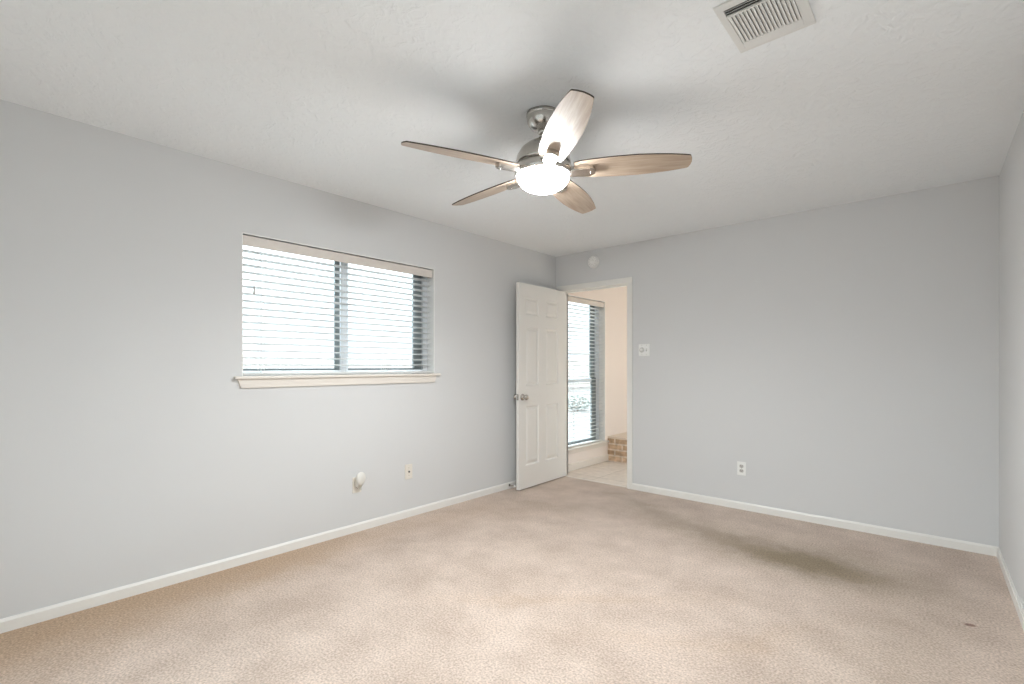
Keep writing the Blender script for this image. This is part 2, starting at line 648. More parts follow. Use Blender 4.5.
o = wall_panels(MB(), 'Y', -T, 0.0, YN - T, YB + 0.06, -0.08, H, [WIN_L]).build('wall_left', M['wall'])
struct(o, 'grey wall with the horizontal slider window', 'wall')
o = wall_panels(MB(), 'Y', -T, 0.0, YB + 0.06, YH + T, -0.08, H, [WIN_H]).build('wall_hall_left', M['hall_wall'])
struct(o, 'peach wall with the tall window beyond the doorway', 'wall')
o = wall_panels(MB(), 'X', YB, YB + 0.06, 0.0, 3.75, 0.0, H, [DOOR]).build('wall_back', M['wall'])
struct(o, 'grey back wall with the doorway', 'wall')
o = wall_panels(MB(), 'X', YB + 0.06, YB + 0.12, 0.0, XH, 0.0, H, [DOOR]).build('wall_hall_front', M['hall_wall'])
struct(o, 'peach hall side of the doorway wall', 'wall')


def xr(y):                                  # face of the right wall: very slightly out of square
    return 3.507 + 0.0142 * (YB - y)


o = MB().prism([(xr(YN), YN), (xr(YN) + T, YN), (xr(YB) + T, YB), (xr(YB), YB)], 0, H).build('wall_right', M['wall'])
struct(o, 'grey wall at the right edge', 'wall')
o = wall_panels(MB(), 'X', YN - T, YN, 0.0, 3.75, 0.0, H, [WIN_N]).build('wall_near', M['wall'])
struct(o, 'grey wall behind the viewer', 'wall')
o = wall_panels(MB(), 'Y', XH, XH + T, YB + 0.06, YH + T, -0.004, H, [WIN_P]).build('wall_hall_right', M['hall_wall'])
struct(o, 'peach right wall beyond the doorway', 'wall')
o = MB().box((0, YH, -0.004), (XH, YH + T, H)).build('wall_hall_back', M['hall_wall'])
struct(o, 'peach far wall beyond the doorway', 'wall')


def base_profile(t, h):
    return [(0, 0), (t, 0), (t, h - 0.012), (t * 0.45, h), (0, h)]


BH, BT = 0.062, 0.012
o = MB().prism(base_profile(BT, BH), YN, YB, axis='Y').build('baseboard_left', M['trim'])
struct(o, 'white baseboard along the window wall', 'baseboard')
mb = MB()
for x0, x1 in ((0.942, xr(YB)), (BT, 0.022)):
    mb.prism([(YB - a, b) for a, b in base_profile(BT, BH)], x0, x1, axis='X')
o = mb.build('baseboard_back', M['trim'])
struct(o, 'white baseboard along the doorway wall', 'baseboard')
mb = MB()
for z0, z1, t in ((0, BH - 0.012, BT), (BH - 0.012, BH, BT * 0.6)):
    mb.prism([(xr(YN) - t, YN), (xr(YN), YN), (xr(YB), YB - BT), (xr(YB) - t, YB - BT)], z0, z1)
o = mb.build('baseboard_right', M['trim'])
struct(o, 'white baseboard along the right wall', 'baseboard')
o = MB().prism(base_profile(0.014, 0.085), YB + 0.12, 5.52, axis='Y').build('baseboard_hall', M['cream'])
struct(o, 'cream baseboard under the tall window beyond the doorway', 'baseboard')

# door casing, jamb lining and stop
mb = MB()
c0, c1 = DOOR[0] - 0.010, DOOR[1] + 0.004
W = 0.056
for x0, x1 in ((c0 - W, c0), (c1, c1 + W)):
    mb.box((x0, YB - 0.014, 0), (x1, YB, DOOR[3] + 0.001), 0.004)
mb.box((c0 - W, YB - 0.015, DOOR[3] + 0.001), (c1 + W, YB, DOOR[3] + 0.057), 0.004)
for x0, x1 in ((c0 - W, c0), (c1, c1 + W)):
    mb.box((x0, YB + 0.12, 0), (x1, YB + 0.134, DOOR[3] + 0.001), 0.004)
mb.box((c0 - W, YB + 0.12, DOOR[3] + 0.001), (c1 + W, YB + 0.135, DOOR[3] + 0.057), 0.004)
mb.box((DOOR[0] - 0.012, YB, 0), (DOOR[0], YB + 0.12, DOOR[3]))
mb.box((DOOR[1], YB, 0), (DOOR[1] + 0.012, YB + 0.12, DOOR[3]))
mb.box((DOOR[0], YB, DOOR[3] - 0.002), (DOOR[1], YB + 0.12, DOOR[3] + 0.01))
mb.box((DOOR[0], YB + 0.045, 0), (DOOR[0] + 0.01, YB + 0.08, DOOR[3] - 0.002))
mb.box((DOOR[1] - 0.01, YB + 0.045, 0), (DOOR[1], YB + 0.08, DOOR[3] - 0.002))
mb.box((DOOR[0], YB + 0.045, DOOR[3] - 0.014), (DOOR[1], YB + 0.08, DOOR[3] - 0.002))
o = mb.build('trim_1', M['trim'])
struct(o, 'white casing and jamb of the open doorway', 'trim')
sp = MB().box((DOOR[1] - 0.0015, YB + 0.008, 0.89), (DOOR[1] + 0.0005, YB + 0.036, 0.95)).build('strike_plate', M['nickel_dark'], o)

# metal threshold strip between carpet and tile
o = MB().prism([(YB + 0.015, -0.003), (YB + 0.045, -0.003), (YB + 0.038, 0.004), (YB + 0.022, 0.004)], DOOR[0], DOOR[1], axis='X').build('trim_2', M['cream'])
struct(o, 'pale strip where carpet meets tile in the doorway', 'trim')


# ------------------------------------------------------------------ six panel door
def ring_faces(bm, a, b):
    n = len(a)
    return [bm.faces.new((a[k], a[(k + 1) % n], b[(k + 1) % n], b[k])) for k in range(n)]


def six_panel_leaf(w, h, t, panels):
    """leaf in local coordinates: u along X (0 = free edge), thickness along Y (0..t), Z up"""
    mb = MB()
    bm = mb.bm
    us = sorted(set([0, w] + [u for p in panels for u in p[:2]]))
    zs = sorted(set([0, h] + [z for p in panels for z in p[2:]]))
    ps = {(round(p[0], 4), round(p[2], 4)): p for p in panels}

    def inside(u0, u1, z0, z1):
        for p in panels:
            if u0 >= p[0] - 1e-6 and u1 <= p[1] + 1e-6 and z0 >= p[2] - 1e-6 and z1 <= p[3] + 1e-6:
                return True
        return False
    for side, y, sgn in ((0, 0.0, 1), (1, t, -1)):
        V = {}

        def gv(u, z):
            k = (round(u, 5), round(z, 5))
            if k not in V:
                V[k] = bm.verts.new((u, y, z))
            return V[k]
        for i in range(len(us) - 1):
            for j in range(len(zs) - 1):
                if not inside(us[i], us[i + 1], zs[j], zs[j + 1]):
                    bm.faces.new((gv(us[i], zs[j]), gv(us[i + 1], zs[j]), gv(us[i + 1], zs[j + 1]), gv(us[i], zs[j + 1])))
        for (u0, u1, z0, z1) in panels:
            prev = None
            for ins, dep in ((0, 0), (0.004, 0.007), (0.012, 0.013), (0.020, 0.013), (0.042, 0.003)):
                r = [(u0 + ins, z0 + ins), (u1 - ins, z0 + ins), (u1 - ins, z1 - ins), (u0 + ins, z1 - ins)]
                vs = [bm.verts.new((a, y + sgn * dep, b)) for a, b in r]
                if prev:
                    ring_faces(bm, prev, vs)
                prev = vs
            bm.faces.new(prev)
    e = [((0, 0, 0), (0, t, h)), ((w, 0, 0), (w, t, h))]
    for (a, b) in e:
        bm.faces.new([bm.verts.new(p) for p in ((a[0], 0, 0), (a[0], t, 0), (a[0], t, h), (a[0], 0, h))])
    for z in (0, h):
        bm.faces.new([bm.verts.new(p) for p in ((0, 0, z), (w, 0, z), (w, t, z), (0, t, z))])
    bmesh.ops.remove_doubles(bm, verts=bm.verts[:], dist=1e-5)
    return mb


LW, LH, LT = 0.822, 2.023, 0.035
p0, p1 = Vector((0.1595, 3.575)), Vector((0.1337, 4.397))     # visible face: free edge -> hinge edge
ang = math.atan2(p1.y - p0.y, p1.x - p0.x)
door = empty('door_1', (p0.x, p0.y, 0.012), (0, 0, ang), 'white six panel door standing open against the window wall', 'door', kind='structure')
u1, u2, u3, u4 = 0.105, 0.325, 0.445, 0.672
PAN = []
for z0, z1 in ((0.222, 0.812), (1.012, 1.592), (1.715, 1.890)):
    PAN += [(u1, u2, z0, z1), (u3, u4, z0, z1)]
# local X runs to the hinge (world +Y), local Y therefore runs to world -X: the back face is at +Y
leaf = six_panel_leaf(LW, LH, LT, PAN).build('door_leaf', M['door'], door)
for s in (-1, 1):
    y0 = 0.0 if s < 0 else LT
    mb = MB()
    # rose, neck and rounded knob turned about local Y
    prof = [(0.0, 0.0), (0.032, 0.0), (0.032, 0.004), (0.026, 0.008), (0.013, 0.011), (0.011, 0.026), (0.016, 0.032),
            (0.0245, 0.040), (0.027, 0.049), (0.025, 0.058), (0.017, 0.063), (0.0, 0.0645)]
    mb.lathe([(r, s * h) for r, h in prof], (0.053, y0, 0.903), 'Y', 28)
    mb.build('knob', M['nickel_dark'], door)
MB().box((-0.0012, 0.006, 0.875), (0.0003, LT - 0.006, 0.932)).build('latch_plate', M['nickel_dark'], door)
for z in (0.19, 0.98, 1.80):
    mb = MB()
    mb.lathe([(0.0, -0.045), (0.0065, -0.045), (0.0065, 0.045), (0.0, 0.045)], (LW - 0.012, LT + 0.006, z), 'Z', 14)
    mb.box((LW - 0.010, LT, z - 0.044), (LW, LT + 0.002, z + 0.044))
    mb.build('hinge', M['nickel_dark'], door)


# ------------------------------------------------------------------ windows
def liner(mb, lo, hi, z0, z1, x0, x1, t=0.006):
    mb.box((x0, lo, z0), (x1, lo + t, z1))
    mb.box((x0, hi - t, z0), (x1, hi, z1))
    mb.box((x0, lo, z1 - t), (x1, hi, z1))


def rect_frame(mb, lo, hi, z0, z1, x0, x1, w, bev=0.002, wl=None, wb=None):
    mb.box((x0, lo, z0), (x1, lo + (wl or w), z1), bev)
    mb.box((x0, hi - w, z0), (x1, hi, z1), bev)
    mb.box((x0, lo + (wl or w), z0), (x1, hi - w, z0 + (wb or w)), bev)
    mb.box((x0, lo + (wl or w), z1 - w), (x1, hi - w, z1), bev)


# window_1: horizontal slider in the left wall
w = empty('window_1', (0, 0, 0), (0, 0, 0), 'wide slider window with grey frame in the grey wall', 'window', kind='structure')
lo, hi, z0, z1 = WIN_L
zs = 1.158
mb = MB(); liner(mb, lo, hi, zs, z1, -0.085, -0.0005); mb.build('reveal', M['plastic'], w)
xf0, xf1 = -0.135, -0.086
mb = MB()
mb.box((xf0, lo + 0.006, zs - 0.006), (xf1, lo + 0.018, z1 - 0.006), 0.002)
mb.box((xf0, 2.600, zs - 0.006), (xf1, hi - 0.006, z1 - 0.006), 0.002)
mb.box((xf0, lo + 0.018, zs - 0.006), (xf1, 2.600, zs + 0.030), 0.002)
mb.box((xf0, lo + 0.018, z1 - 0.030), (xf1, 2.600, z1 - 0.006), 0.002)
mb.build('frame', M['frame_lit'], w)
s1, s2 = zs + 0.031, z1 - 0.031
for nm, a, b, xa, xb, wl, wr in (('sash', lo + 0.019, 1.853, -0.128, -0.111, 0.014, 0.041), ('sash', 1.854, 2.599, -0.112, -0.093, 0.054, 0.092)):
    mb = MB()
    mb.box((xa, b - wr, s1), (xb, b, s2), 0.002)
    mb.box((xa, a + wl, s1), (xb, b - wr, s1 + 0.014), 0.002)
    mb.box((xa, a + wl, s2 - 0.014), (xb, b - wr, s2), 0.002)
    s = mb.build('sash', M['frame'], w)
    MB().box((xa, a, s1), (xb, a + wl, s2), 0.002).build('meeting_stile', M['frame_lit'], s)
    MB().box(((xa + xb) / 2 - 0.002, a + wl - 0.004, s1 + 0.010), ((xa + xb) / 2 + 0.002, b - wr + 0.004, s2 - 0.010)).build('glass_pane', M['glass'], s)
# stool and apron
mb = MB()
mb.box((-0.086, lo + 0.001, zs - 0.020), (0.0, hi - 0.001, zs - 0.0005))
mb.box((0.0, 1.090, zs - 0.020), (0.030, 2.705, zs - 0.0005), 0.006, 3)
mb.build('window_stool', M['cream'], w)
mb = MB()
pts = [(1.112, zs - 0.021), (2.668, zs - 0.021), (2.650, zs - 0.074), (1.130, zs - 0.074)]
mb.prism(pts, 0.0, 0.014, axis='X')
mb.build('apron', M['cream'], w)

# window_2: tall window beyond the doorway
w = empty('window_2', (0, 0, 0), (0, 0, 0), 'tall sash window in the peach wall beyond the doorway', 'window', kind='structure')
lo, hi, z0, z1 = WIN_H
zs = 0.262
mb = MB(); liner(mb, lo, hi, zs, z1, -0.085, -0.0005); mb.build('reveal', M['plastic'], w)
mb = MB()
mb.box((xf0, lo + 0.006, zs - 0.006), (xf1, lo + 0.030, z1 - 0.006), 0.002)
mb.box((xf0, 5.388, zs - 0.006), (xf1, hi - 0.006, z1 - 0.006), 0.002)
mb.box((xf0, lo + 0.030, zs - 0.006), (xf1, 5.388, zs + 0.016), 0.002)
mb.box((xf0, lo + 0.030, z1 - 0.030), (xf1, 5.388, z1 - 0.006), 0.002)
mb.build('frame', M['frame_lit'], w)
zm = 1.045
for a, b, xa, xb in ((zs + 0.017, zm + 0.026, -0.110, -0.093), (zm - 0.026, z1 - 0.031, -0.128, -0.111)):
    ya, yb, wr = lo + 0.031, 5.387, 0.105
    mb = MB()
    mb.box((xa, ya, a), (xb, ya + 0.03, b), 0.002)
    mb.box((xa, yb - wr, a), (xb, yb, b), 0.002)
    low = a < 0.5
    if low:
        mb.box((xa, ya + 0.03, a), (xb, yb - wr, a + 0.030), 0.002)
    else:
        mb.box((xa, ya + 0.03, b - 0.014), (xb, yb - wr, b), 0.002)
    s = mb.build('sash', M['frame'], w)
    q0, q1 = (b - 0.052, b) if low else (a, a + 0.052)
    MB().box((xa, ya + 0.03, q0), (xb, yb - wr, q1), 0.002).build('meeting_rail', M['frame_lit'], s)
    MB().box(((xa + xb) / 2 - 0.002, ya + 0.026, a + 0.012), ((xa + xb) / 2 + 0.002, yb - wr + 0.004, b - 0.012)).build('glass_pane', M['glass'], s)
    if not low:
        for zz in (1.375, 1.705):
            MB().box((xa + 0.002, ya + 0.03, zz - 0.007), (xb - 0.002, yb - wr, zz + 0.007)).build('muntin', M['frame_lit'], s)
mb = MB()
mb.box((-0.086, lo + 0.001, zs - 0.022), (0.0, hi - 0.001, zs - 0.0005))
mb.box((0.0, YB + 0.121, zs - 0.022), (0.035, 5.505, zs - 0.0005), 0.006, 3)
mb.build('window_stool', M['cream'], w)
mb = MB()
mb.box((0.0, YB + 0.121, zs - 0.062), (0.015, 5.49, zs - 0.0225), 0.003)
mb.build('apron', M['cream'], w)

# unseen glazing added for daylight: behind the viewer, and in the room beyond
w = empty('added_window_3', (0, 0, 0), (0, 0, 0), 'unseen glazed doors added behind the viewer to let daylight in', 'window', kind='structure')
a, b, z0, z1 = WIN_N
mb = MB()
y0, y1 = YN - 0.12, YN - 0.06
for x0, x1 in ((a, a + 0.045), (b - 0.045, b), ((a + b) / 2 - 0.03, (a + b) / 2 + 0.03)):
    mb.box((x0, y0, z0), (x1, y1, z1), 0.003)
mb.box((a, y0, z0), (b, y1, z0 + 0.045)); mb.box((a, y0, z1 - 0.045), (b, y1, z1))
mb.build('frame', M['trim'], w)
MB().box((a + 0.04, YN - 0.092, z0 + 0.04), (b - 0.04, YN - 0.088, z1 - 0.04)).build('glass_pane', M['glass'], w)
w = empty('added_window_4', (0, 0, 0), (0, 0, 0), 'unseen glazed doors added beyond the doorway to let daylight in', 'window', kind='structure')
a, b, z0, z1 = WIN_P
mb = MB()
rect_frame(mb, a, b, z0, z1, XH + 0.05, XH + 0.11, 0.06)
mb.box((XH + 0.05, (a + b) / 2 - 0.05, z0 + 0.06), (XH + 0.11, (a + b) / 2 + 0.05, z1 - 0.06))
mb.build('frame', M['trim'], w)
MB().box((XH + 0.078, a + 0.05, z0 + 0.05), (XH + 0.082, b - 0.05, z1 - 0.05)).build('glass_pane', M['glass'], w)


# ------------------------------------------------------------------ blinds
def blind(name, label, lo, hi, ztop, zval, zbot, zfirst, pitch, ladders, wand_y=None, slat_w=0.050):
    """two-inch horizontal blind hung in a reveal; runs along Y, slats reach from x=-0.022 inwards"""
    root = empty(name, (-0.04, (lo + hi) / 2, zbot), (0, 0, 0), label, 'window blind')
    off = Vector(root.location)

    def fin(mb, nm, m, par=root):
        for v in mb.bm.verts:
            v.co -= off
        return mb.build(nm, m, par)
    xf, xb = -0.022, -0.022 - slat_w
    mb = MB()
    mb.box((-0.016, lo, zval), (-0.005, hi - 0.012, ztop), 0.002)
    mb.box((-0.060, hi - 0.022, zval), (-0.014, hi - 0.012, ztop), 0.002)
    fin(mb, 'valance', M['valance'])
    fin(MB().box((-0.072, lo + 0.008, zval + 0.022), (-0.020, hi - 0.026, ztop - 0.004), 0.002), 'headrail', M['blind'])
    mb = MB()
    z = zfirst
    zl = []
    while z > zbot + 0.030:
        n = 5
        top = []
        for k in range(n + 1):
            f = k / n
            top.append((xf + (xb - xf) * f, z + slat_w * math.tan(math.radians(-7)) * f + 0.0030 * (1 - (2 * f - 1) ** 2)))
        pts = [(x, q) for x, q in top] + [(x, q - 0.0028) for x, q in reversed(top)]
        mb.prism([(x, q) for x, q in pts], lo + 0.006, hi - 0.006, axis='Y')
        zl.append(z)
        z -= pitch
    fin(mb, 'slats', M['blind'])
    fin(MB().box((xb, lo + 0.006, zbot + 0.002), (xf, hi - 0.006, zbot + 0.018), 0.004), 'bottom_rail', M['blind'])
    for y in ladders:
        mb = MB()
        for x in (xf + 0.0022, xb - 0.0022):
            for dy in (-0.009, 0.009):
                mb.tube([(x, y + dy, zbot + 0.01), (x, y + dy, zval + 0.03)], 0.0011, 6)
        for zz in zl:
            for dy in (-0.009, 0.009):
                mb.tube([(xf + 0.0022, y + dy, zz - 0.004), (xb - 0.0022, y + dy, zz - 0.004)], 0.0007, 5)
        fin(mb, 'ladder_cord', M['cord'])
    if wand_y is not None:
        mb = MB()
        for dy in (-0.005, 0.005):
            mb.tube([(-0.012, wand_y + dy, zval + 0.03), (-0.012, wand_y + dy * 0.4, zval - 0.24)], 0.0010, 6)
        c = fin(mb, 'tilt_cord', M['cord'])
        mb = MB()
        mb.lathe([(0.0, 0.0), (0.0075, 0.0), (0.0068, 0.012), (0.0035, 0.048), (0.002, 0.055), (0.0, 0.055)], (-0.012, wand_y, zval - 0.295), 'Z', 14)
        fin(mb, 'cord_tassel', M['socket'], c)
    return root


blind('window_blind', 'white horizontal blind lowered over the wide window in the grey wall',
      WIN_L[0] + 0.008, WIN_L[1] - 0.008, 2.031, 1.968, 1.159, 1.9467, 0.0447, (1.27, 1.835, 2.19, 2.585), wand_y=1.215)
blind('window_blind', 'white horizontal blind over the tall window seen through the doorway',
      WIN_H[0] + 0.008, WIN_H[1] - 0.008, 2.031, 1.968, 0.264, 1.9467, 0.0447, (4.78, 5.37))


# ------------------------------------------------------------------ ceiling fan with light
FX, FY, FZ = 1.781, 1.862, 2.164
fan = empty('ceiling_fan', (FX, FY, H), (0, 0, 0), 'five blade brushed nickel ceiling fan with lit glass bowl hanging from the ceiling', 'ceiling fan')


def fz(z):
    return z - H


mb = MB()
mb.lathe([(0.0, 0.0), (0.081, 0.0), (0.081, -0.012), (0.078, -0.016), (0.0785, -0.024), (0.076, -0.040), (0.068, -0.057), (0.055, -0.070), (0.038, -0.080), (0.022, -0.084), (0.0, -0.084)], (0, 0, 0), 'Z', 56)
mb.build('canopy', M['nickel'], fan)
mb = MB()
mb.lathe([(0.0, -0.080), (0.0125, -0.080), (0.0125, fz(2.315)), (0.0, fz(2.315))], (0, 0, 0), 'Z', 24)
mb.lathe([(0.0, -0.082), (0.022, -0.080), (0.026, -0.092), (0.018, -0.102), (0.0, -0.102)], (0, 0, 0), 'Z', 24)
mb.build('downrod', M['nickel'], fan)
mb = MB()
mb.lathe([(0.0, fz(2.325)), (0.024, fz(2.325)), (0.028, fz(2.312)), (0.045, fz(2.306)), (0.080, fz(2.290)), (0.108, fz(2.266)), (0.126, fz(2.236)),
          (0.133, fz(2.206)), (0.134, fz(2.196)), (0.130, fz(2.192)), (0.0, fz(2.192))], (0, 0, 0), 'Z', 64)
mb.build('motor_housing', M['nickel'], fan)
mb = MB()
mb.lathe([(0.0, fz(2.192)), (0.118, fz(2.192)), (0.118, fz(2.186)), (0.136, fz(2.183)), (0.1385, fz(2.170)), (0.1385, fz(2.148)), (0.134, fz(2.140)), (0.126, fz(2.138)), (0.126, fz(2.146)), (0.0, fz(2.146))], (0, 0, 0), 'Z', 64)
mb.build('light_kit_ring', M['nickel'], fan)
mb = MB()
RB, DB = 0.127, 0.076
prof = [(RB * 0.97, fz(2.146)), (RB, fz(2.140))]
for k in range(1, 13):
    t = k / 12 * PI / 2
    prof.append((RB * math.cos(t) ** 0.9 if k < 12 else 0.0, fz(2.140) - DB * math.sin(t)))
mb.lathe(prof, (0, 0, 0), 'Z', 64, cap=False)
mb.build('glass_bowl', M['bowl'], fan)

# blade outline: half widths along the radius
OUT = [(0.150, 0.050), (0.180, 0.058), (0.24, 0.066), (0.34, 0.0725), (0.44, 0.0735), (0.52, 0.068), (0.59, 0.060), (0.64, 0.051), (0.672, 0.0440)]
TIP = [(0.677, 0.041), (0.684, 0.022), (0.687, 0.0)]


def blade_mesh():
    mb = MB()
    bm = mb.bm
    up = OUT + TIP
    loop = [(r, w) for r, w in up] + [(r, -w) for r, w in reversed(up[:-1])]
    t = 0.006
    lower = [bm.verts.new((r, w, -t / 2)) for r, w in loop]
    upper = [bm.verts.new((r, w, t / 2)) for r, w in loop]
    f = bm.faces.new(lower); f.material_index = 0
    f = bm.faces.new(upper); f.material_index = 1
    for f in ring_faces(bm, lower, upper):
        f.material_index = 1
    return mb


def bracket_mesh():
    """thick tongue with a rounded end that carries the blade"""
    mb = MB()
    pts = [(0.120, -0.026), (0.218, -0.030)]
    for k in range(13):
        a = -PI / 2 + PI * k / 12
        pts.append((0.224 + 0.026 * math.cos(a), 0.030 * math.sin(a)))
    pts += [(0.218, 0.030), (0.120, 0.026)]
    mb.prism(pts, -0.025, -0.0035)
    es = [e for e in mb.bm.edges if all(v.co.z < -0.02 for v in e.verts)]
    bmesh.ops.bevel(mb.bm, geom=es, offset=0.004, segments=2, affect='EDGES', clamp_overlap=True)
    return mb


proto = None
for k in range(5):
    a = math.radians(-40.6 + 72 * k)
    R = Matrix.Rotation(a, 4, 'Z') @ Matrix.Rotation(math.radians(-14), 4, 'X')
    if proto is None:
        b_ = blade_mesh().build('blade', [M['blade_wood'], M['blade_edge']], fan)
        br = bracket_mesh().build('blade_bracket', M['nickel'], b_)
        sc_ = MB()
        sc_.lathe([(0.0, -0.0275), (0.004, -0.0270), (0.0045, -0.0245), (0.0, -0.0245)], (0.228, 0, 0), 'Z', 12)
        sw = sc_.build('screw', M['nickel_dark'], b_)
        proto = (b_, br, sw)
    else:
        b_ = proto[0].copy(); COL.objects.link(b_); b_.parent = fan
        for c in proto[1:]:
            c2 = c.copy(); COL.objects.link(c2); c2.parent = b_
    b_.matrix_local = Matrix.Translation((0, 0, fz(FZ))) @ R

# the bulbs' light that leaves the bowl downwards
lamp = bpy.data.lights.new('fan_lamp', 'SPOT')
lamp.energy = 42.0
lamp.spot_size = math.radians(172)
lamp.spot_blend = 0.6
lamp.color = (0.95, 0.985, 1.0)
lamp.shadow_soft_size = 0.05
lamp_ob = bpy.data.objects.new('fan_lamp', lamp)
COL.objects.link(lamp_ob)
lamp_ob.location = (FX, FY, 2.005)

# ------------------------------------------------------------------ ceiling vent
VX0, VX1, VY0, VY1 = 2.643, 2.895, 1.690, 2.000
vent = empty('ceiling_vent', ((VX0 + VX1) / 2, (VY0 + VY1) / 2, H), (0, 0, 0), 'white three way louvred air register set in the textured ceiling', 'air vent')
vc = Vector(vent.location)


def vbuild(mb, nm, m, par=vent):
    for v in mb.bm.verts:
        v.co -= vc
    return mb.build(nm, m, par)


ix0, ix1, iy0, iy1 = VX0 + 0.024, VX1 - 0.034, VY0 + 0.034, VY1 - 0.016
mb = MB()
zb = H - 0.007
mb.box((VX0, VY0, zb), (VX1, iy0, H), 0.002)
mb.box((VX0, iy1, zb), (VX1, VY1, H), 0.002)
mb.box((VX0, iy0, zb), (ix0, iy1, H), 0.002)
mb.box((ix1, iy0, zb), (VX1, iy1, H), 0.002)
ya, yb = iy0 + 0.042, iy1 - 0.040
mb.box((ix0, ya - 0.004, zb), (ix1, ya + 0.004, H))
mb.box((ix0, yb - 0.004, zb), (ix1, yb + 0.004, H))
vbuild(mb, 'vent_frame', M['vent'])
vbuild(MB().box((ix0, iy0, H - 0.0012), (ix1, iy1, H - 0.0004)), 'duct_opening', M['duct'])


def tilt_slat(c, half_len, along, width, tilt):
    """thin louvre centred at c, running along 'X' or 'Y'"""
    mb = MB()
    R = (Matrix.Rotation(tilt, 4, 'X') if along == 'X' else Matrix.Rotation(tilt, 4, 'Y'))
    if along == 'X':
        mb.xbox((-half_len, -width / 2, -0.0006), (half_len, width / 2, 0.0006), Matrix.Translation(c) @ R)
    else:
        mb.xbox((-width / 2, -half_len, -0.0006), (width / 2, half_len, 0.0006), Matrix.Translation(c) @ R)
    return mb


xm = (ix0 + ix1) / 2
for k in range(16):
    x = ix0 + (k + 0.5) * (ix1 - ix0) / 16
    vbuild(tilt_slat(Vector((x, (ya + yb) / 2, H - 0.006)), (yb - ya) / 2 - 0.004, 'Y', 0.0118, math.radians(22)), 'slat', M['vent'])
for k in range(3):
    y = iy0 + 0.006 + k * 0.013
    vbuild(tilt_slat(Vector((xm, y, H - 0.006)), (ix1 - ix0) / 2, 'X', 0.010, math.radians(50)), 'slat', M['vent'])
for k in range(2):
    y = yb + 0.0125 + k * 0.0165
    vbuild(tilt_slat(Vector((xm, y, H - 0.006)), (ix1 - ix0) / 2, 'X', 0.0150, math.radians(-24)), 'slat', M['vent'])

# ------------------------------------------------------------------ smoke detector
sd = empty('smoke_detector', (0.497, YB, 2.312), (0, 0, 0), 'small round white smoke detector on the grey wall above the doorway', 'smoke detector')
mb = MB()
mb.lathe([(0.0, 0.0), (0.066, 0.0), (0.066, -0.012), (0.062, -0.016), (0.0, -0.016)], (0, 0, 0), 'Y', 40)
mb.build('mounting_base', M['plastic'], sd)
mb = MB()
mb.lathe([(0.0, -0.016), (0.058, -0.016), (0.058, -0.026), (0.050, -0.034), (0.030, -0.036), (0.028, -0.034), (0.024, -0.034), (0.022, -0.037), (0.0, -0.038)], (0, 0, 0), 'Y', 40)
mb.build('cover', M['plastic'], sd)
mb = MB()
for k in range(10):
    a = 2 * PI * k / 10
    mb.xbox((0.036, -0.0362, -0.002), (0.047, -0.0340, 0.002), Matrix.Rotation(a, 4, 'Y'))
mb.build('sounder_slots', M['socket'], sd)

# ------------------------------------------------------------------ switch plate with dial beside the doorway
sw = empty('light_switch', (1.067, YB, 1.376), (0, 0, 0), 'square white double switch plate with a round dial on the wall right of the doorway', 'light switch')
mb = MB()
mb.box((-0.058, -0.006, -0.058), (0.058, 0.0, 0.058), 0.003, 3)
mb.build('wall_plate', M['plastic'], sw)
mb = MB()
mb.lathe([(0.0, -0.006), (0.024, -0.006), (0.024, -0.009), (0.0, -0.009)], (-0.024, 0, 0), 'Y', 32)
d = mb.build('dial_collar', M['socket'], sw)
mb = MB()
mb.lathe([(0.0, -0.009), (0.018, -0.009), (0.0165, -0.024), (0.0, -0.026)], (-0.018, 0, 0), 'Y', 32)
mb.build('dial', M['plastic'], sw)
mb = MB()
mb.box((0.018, -0.0085, -0.013), (0.030, -0.006, 0.013), 0.001)
mb.build('toggle_slot', M['socket'], sw)
mb = MB()
mb.xbox((0.0205, -0.020, -0.004), (0.0275, -0.005, 0.004), Matrix.Rotation(math.radians(-18), 4, 'X'), 0.001)
mb.build('toggle', M['plastic'], sw)
for x in (-0.024, 0.024):
    for z in (-0.046, 0.046):
        mb = MB()
        mb.lathe([(0.0, -0.006), (0.003, -0.006), (0.0026, -0.0075), (0.0, -0.0078)], (x, 0, z), 'Y', 12)
        mb.build('plate_screw', M['nickel'], sw)


# ------------------------------------------------------------------ outlets. local: plate in XZ, facing -Y
def duplex_outlet(name, loc, rotz, label, pm):
    o = empty(name, loc, (0, 0, rotz), label, 'wall outlet')
    MB().box((-0.035, -0.006, -0.0575), (0.035, 0.0, 0.0575), 0.0025, 3).build('wall_plate', pm, o)
    for z in (-0.0195, 0.0195):
        mb = MB()
        pts = []
        for k in range(24):
            a = 2 * PI * k / 24
            pts.append((0.0165 * math.cos(a), z + max(-0.0135, min(0.0135, 0.0175 * math.sin(a)))))
        mb.prism(pts, -0.0075, -0.0055, axis='Y')
        r = mb.build('receptacle', M['socket'] if pm is M['plastic'] else pm, o)
        s = MB()
        s.box((-0.0075, -0.0079, z - 0.001), (-0.0055, -0.0074, z + 0.008))
        s.box((0.0055, -0.0079, z + 0.000), (0.0075, -0.0074, z + 0.007))
        s.lathe([(0.0, -0.0079), (0.0024, -0.0079), (0.0024, -0.0074), (0.0, -0.0074)], (0, 0, z - 0.007), 'Y', 12)
        s.build('contact_slots', M['dark'], r)
    mb = MB()
    mb.lathe([(0.0, -0.006), (0.003, -0.006), (0.0026, -0.0075), (0.0, -0.0078)], (0, 0, 0), 'Y', 12)
    mb.build('plate_screw', M['nickel'], o)
    return o


duplex_outlet('wall_outlet', (1.957, YB, 0.348), 0, 'white duplex outlet low on the grey back wall', M['plastic'])
duplex_outlet('wall_outlet', (0.0, 1.922, 0.345), PI / 2, 'almond outlet under the window with an air freshener plugged in', M['almond'])

